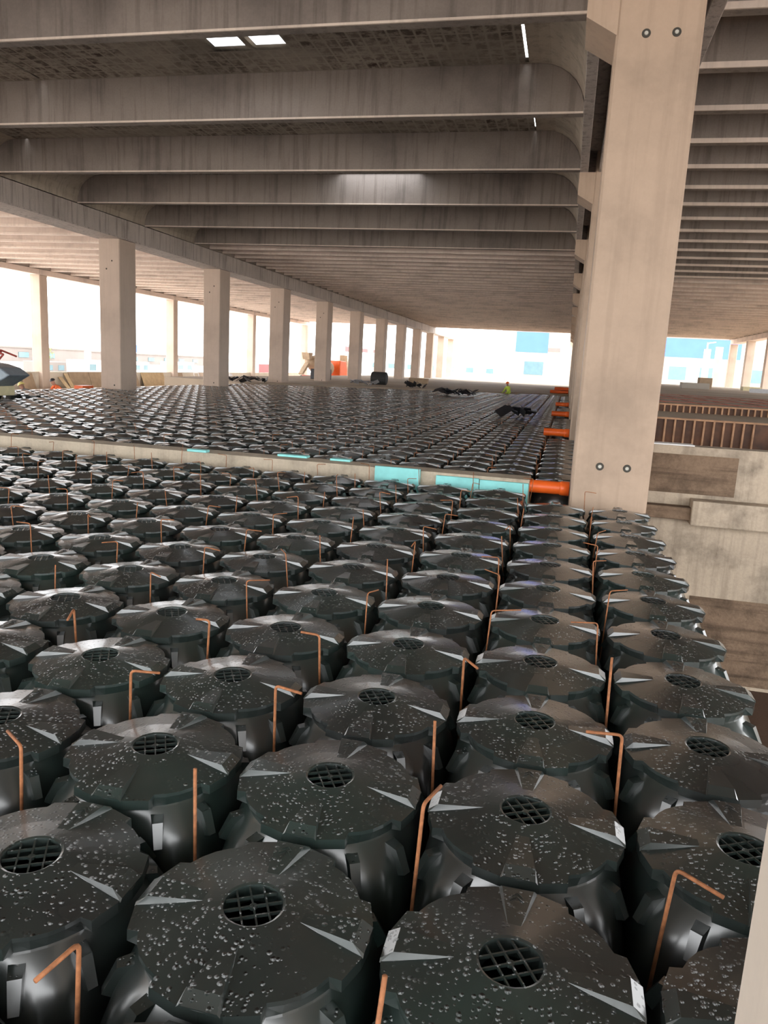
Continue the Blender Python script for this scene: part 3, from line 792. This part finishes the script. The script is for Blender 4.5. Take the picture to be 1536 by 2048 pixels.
# ------------------------------------------------------------------ workers
def person(name, loc, rz, label, shirt, kneel=False, bend=.5, helmet=None, sit=0):
    t = empty(name, loc, label, 'person', None, rz)
    hip = .92 if not kneel else .52
    b = bend
    def up(l): return Vector((0, math.sin(b)*l, math.cos(b)*l))
    H = Vector((0, 0, hip)); CH = H+up(.30); NK = H+up(.50); HD = NK+Vector((0, math.sin(b*.7)*.12, math.cos(b*.7)*.12)); HT = HD+Vector((0, math.sin(b*.5)*.12, math.cos(b*.5)*.12))
    P = [H, H+up(.14), CH, NK, HD, HT]; E = [(0, 1), (1, 2), (2, 3), (3, 4), (4, 5)]
    R = [(.15, .11), (.135, .10), (.17, .11), (.055, .055), (.085, .10), (.06, .07)]
    for s in (-1, 1):
        i0 = len(P)
        SH = CH+up(.12)+Vector((s*.19, 0, 0))
        EL = SH+Vector((s*.05, .08+math.sin(b)*.1, -.27)); WR = EL+Vector((-s*.03, .2, -.14)); HA = WR+Vector((0, .09, -.05))
        P += [SH, EL, WR, HA]; E += [(2, i0), (i0, i0+1), (i0+1, i0+2), (i0+2, i0+3)]
        R += [(.065, .065), (.045, .045), (.032, .032), (.035, .02)]
        i1 = len(P)
        TH = H+Vector((s*.1, 0, -.06))
        if kneel: KN = TH+Vector((s*.04, .30, -.26)); AN = KN+Vector((0, -.38, -.12)); FT = AN+Vector((0, -.12, -.04))
        else: KN = Vector((s*.12, .05, hip*.52)); AN = Vector((s*.13, -.03, .08)); FT = Vector((s*.14, .15, .035))
        P += [TH, KN, AN, FT]; E += [(0, i1), (i1, i1+1), (i1+1, i1+2), (i1+2, i1+3)]
        R += [(.10, .10), (.065, .065), (.045, .045), (.045, .03)]
    me = bpy.data.meshes.new('body'); me.from_pydata([tuple(p) for p in P], E, [])
    o = bpy.data.objects.new('body', me); C.objects.link(o)
    md = o.modifiers.new('s', 'SKIN')
    for i, r in enumerate(R): me.skin_vertices[0].data[i].radius = r
    me.skin_vertices[0].data[0].use_root = True
    o.modifiers.new('u', 'SUBSURF').levels = 2
    bpy.context.view_layer.update()
    ev = o.evaluated_get(bpy.context.evaluated_depsgraph_get()); m2 = bpy.data.meshes.new_from_object(ev)
    bpy.data.objects.remove(o)
    m2.materials.clear()
    for k in ('skin', shirt, 'trous'): m2.materials.append(M[k])
    for p in m2.polygons:
        c = p.center; p.use_smooth = True
        along = (c-H).dot(up(1))
        hand = min((c-P[9]).length, (c-P[17]).length) < .09
        if along > .49 or hand: p.material_index = 0
        elif along > -.02 or (abs(c.x) > .2 and c.z > hip-.1): p.material_index = 1
        else: p.material_index = 2
    o = bpy.data.objects.new('body', m2); C.objects.link(o); o.parent = t
    bm = bmesh.new(); bmesh.ops.create_uvsphere(bm, u_segments=16, v_segments=10, radius=.118)
    cut = [v for v in bm.verts if v.co.z < -.01]; bmesh.ops.delete(bm, geom=cut, context='VERTS')
    if helmet:
        for v in bm.verts:
            if v.co.z < .02: v.co.x *= 1.14; v.co.y *= 1.18
    h = obj('helmet' if helmet else 'hair', bm, helmet or 'black', t, smooth=True)
    h.location = HD+Vector((0, 0, .05)); h.rotation_euler.x = -b*.5; h.scale = (.95, 1.05, 1) if helmet else (.85, .95, .9)
    return t
person('person', (-20.35, 26.2, -1.32), 2.6, 'worker in an orange shirt bending behind the field edge near the first pillar', 'shirt_o', bend=.75)
person('person', (-19.3, 23.1, -1.32), 1.8, 'worker with a pale yellow helmet and grey shirt bending beside the grey machine', 'shirt_g', bend=.95, helmet='helmet')
person('person', (-3.85, 51.6, -.5), 2.3, 'kneeling worker in a hi-vis yellow vest at the far end of the field', 'shirt_y', kneel=True, bend=.35, helmet='orange')

# ------------------------------------------------------------------ concrete mixer trucks
def mixer(loc, rz, lab):
    t = empty('mixer_truck', loc, lab, 'truck', 'mixer trucks beyond the left-hand pillars', rz)
    bm = bmesh.new(); tube(bm, [(-2.7, 0, 2.75), (-2.4, 0, 2.7), (-1.2, 0, 2.45), (.6, 0, 2.1), (1.9, 0, 1.9), (2.2, 0, 1.88)], [.5, .6, 1.05, 1.15, .8, .5], 20); obj('drum', bm, 'oldboard', t, smooth=True)
    bm = bmesh.new(); box(bm, -3.2, 4.2, -.5, .5, .75, 1.05); obj('chassis', bm, 'redp', t)
    bm = bmesh.new(); prism(bm, [(2.7, .8), (4.5, .8), (4.5, 1.9), (4.2, 2.9), (2.7, 2.95)], 'y', -1.15, 1.15); c = obj('cab', bm, 'orange', t, bevel=.08)
    bm = bmesh.new(); box(bm, 4.2, 4.49, -1.0, 1.0, 1.95, 2.6); obj('windscreen', bm, 'glass', c)
    bm = bmesh.new(); prism(bm, [(-3.4, 3.7), (-2.5, 3.7), (-2.7, 3.0), (-3.1, 2.9)], 'y', -.5, .5); obj('feed_hopper', bm, 'oldboard', t)
    bm = bmesh.new(); prism(bm, [(-3.0, 2.5), (-2.7, 2.3), (-4.1, 1.1), (-4.3, 1.25)], 'y', -.28, .28); obj('chute', bm, 'oldboard', t)
    for x in (-2.4, -1.1, 3.5):
        for s in (-1, 1):
            bm = bmesh.new(); tube(bm, [(x, s*.75, .52), (x, s*1.1, .52)], .52, 20); obj('wheel', bm, 'tyre', t)
    return t
mixer((-29.6, 88.5, -1.32), math.radians(75), 'concrete mixer truck left of the fourth left-hand pillar')
mixer((-30.6, 102.0, -1.32), math.radians(105), 'concrete mixer truck seen between the fourth and sixth left-hand pillars')

# ------------------------------------------------------------------ yard and buildings beyond
def container(x, y, w, h, lab, mat='white', z=-1.32, d=2.4, name='container', cat='container'):
    t = empty(name, (x, y, z), lab, cat, 'white boxes in the yard')
    bm = bmesh.new(); box(bm, -d/2, d/2, -w/2, w/2, 0, h); obj('box_body', bm, mat, t, bevel=.05)
    for q in range(2):
        yy = -w/4+q*w/2
        bm = bmesh.new(); box(bm, d/2, d/2+.02, yy-w*.13, yy+w*.13, h*.35, h*.75); obj('window', bm, 'glass', t)
    return t
container(-52, 67, 3.6, 1.3, 'low grey-white container in the yard right of the first outer pillar', 'greyb')
container(-50, 71.5, 4.4, 1.6, 'white container in the yard left of the first left-hand pillar', 'white')
container(-53, 85, 3.6, 1.5, 'white container in the yard right of the first left-hand pillar', 'white')
container(-55, 100, 5.5, 1.6, 'white container in the yard right of the slim outer pillar', 'white')
container(-48, 118, 4.0, 1.8, 'low red-topped white container between the second and third pillars', 'redroof')
def building(name, x0, x1, y0, y1, z1, lab, mat, wins=(), extra=None, z0=-1.32):
    t = empty(name, ((x0+x1)/2, (y0+y1)/2, z0), lab, 'building')
    cx, cy = (x0+x1)/2, (y0+y1)/2
    bm = bmesh.new(); box(bm, x0-cx, x1-cx, y0-cy, y1-cy, 0, z1-z0); obj('wall_block', bm, mat, t)
    bm = bmesh.new(); box(bm, x0-cx-.2, x1-cx+.2, y0-cy-.2, y1-cy+.2, z1-z0, z1-z0+.25); obj('roof_edge', bm, mat, t)
    for face, a, b, c, d, mt, nm in wins:
        bm = bmesh.new()
        if face == 'y': box(bm, a-cx, b-cx, y0-cy-.12, y0-cy, c-z0, d-z0)
        else: box(bm, x1-cx, x1-cx+.12, a-cy, b-cy, c-z0, d-z0)
        obj(nm, bm, mt, t)
    return t
building('long_building', -100, -92, 60, 131.5, 1.0, 'long low grey building beyond the yard at the far left', 'greyb',
         [('x', 64+q*7, 66.5+q*7, -.6, .3, 'glass', 'window') for q in range(9)])
building('long_building', -100, -92, 145.5, 190, .8, 'low grey building beyond the yard right of the first left-hand pillar', 'greyb',
         [('x', 148+q*7, 150.5+q*7, -.6, .2, 'glass', 'window') for q in range(5)])
building('tall_building', -110, -101, 96, 108.5, 3.2, 'white building with a blue window at the left frame edge', 'white', [('x', 106.2, 107.6, 1.6, 2.6, 'glass', 'window')])
t = empty('blue_sign', (-89.8, 146.3, -1.32), 'small blue sign on a post just right of the first left-hand pillar', 'sign')
bm = bmesh.new(); tube(bm, [(0, 0, 0), (0, 0, 2.6)], .06, 8); obj('post', bm, 'white', t)
bm = bmesh.new(); box(bm, -.05, .05, -.6, .6, 2.5, 4.1); obj('panel', bm, 'bluepanel', t)
building('red_building', -120, -100, 330, 400, 9.0, 'distant building with a red band seen between the fifth and sixth pillars', 'white', [('x', 335, 398, 6.3, 8.6, 'redroof', 'red_band'), ('x', 350, 372, 1.5, 4.5, 'glass', 'window')])
building('blue_banded_building', -13.2, 42, 150, 175, 9.2, 'white industrial building with a blue cladding band behind the hall end', 'cream',
         [('y', -10.4, -4.3, 5.2, 9.0, 'bluepanel', 'blue_cladding'), ('y', 16.0, 30.0, 5.6, 9.0, 'bluepanel', 'blue_cladding'),
          ('y', -8.5, -4.9, 1.0, 3.5, 'glass', 'window'), ('y', -4.2, -2.0, 5.5, 6.2, 'greyb', 'sign_plate'),
          ('y', 18.0, 21.0, 1.5, 3.9, 'glass', 'window'), ('y', 23.4, 26.6, 1.6, 3.9, 'glass', 'window'), ('y', 31, 34, 1.6, 3.9, 'glass', 'window')])
building('pale_far_building', -60, -20, 210, 225, 4.2, 'pale far building left of the blue banded one', 'white', [('y', -55+q*5.5, -53+q*5.5, .5, 1.8, 'glass', 'window') for q in range(7)])
t = empty('lamp_post', (19.4, 120, -1.32), 'white lamp post in front of the blue banded building', 'lamp post')
bm = bmesh.new(); tube(bm, [(0, 0, 0), (0, 0, 8.4)], [.13, .1], 10); obj('pole', bm, 'white', t)
bm = bmesh.new(); tube(bm, [(0, 0, 8.3), (1.1, 0, 8.5)], .07, 8); obj('arm', bm, 'white', t)
for q in range(12):
    bm = bmesh.new(); tube(bm, [(0, 0, 0), (0, 0, 2.2)], .05, 6)
    o = obj('fence_post', bm, 'greyb'); o.location = (-24+q*1.25, 128, -1.32)
    tag(o, f'thin fence post behind the hall end, {nth(q+1)} from the left', 'post', 'fence posts behind the hall')
# bush by the long building
rnd = random.Random(4); t = empty('bush', (-90.5, 118.2, -1.32), 'olive green bush before the long low building', 'bush')
bm = bmesh.new()
for q in range(420):
    a = rnd.uniform(0, 6.28); e = rnd.uniform(-.9, 1.5); r = 1.35*rnd.uniform(.55, 1)
    c = Vector((r*math.cos(a)*math.cos(e), r*math.sin(a)*math.cos(e), 1.6+r*math.sin(e)*1.05))
    Rm = Matrix.Rotation(rnd.uniform(0, 6.28), 3, 'Z') @ Matrix.Rotation(rnd.uniform(0, 3), 3, 'X')
    v = [bm.verts.new(c+Rm @ Vector(p)) for p in ((-.12, 0, 0), (0, -.06, .02), (.14, 0, 0), (0, .06, .02))]; bm.faces.new(v)
obj('foliage', bm, 'leaf', t)
bm = bmesh.new(); tube(bm, [(0, 0, 0), (.03, 0, .8), (0, .05, 1.7)], [.12, .09, .04], 8); obj('stem', bm, 'oldboard', t)
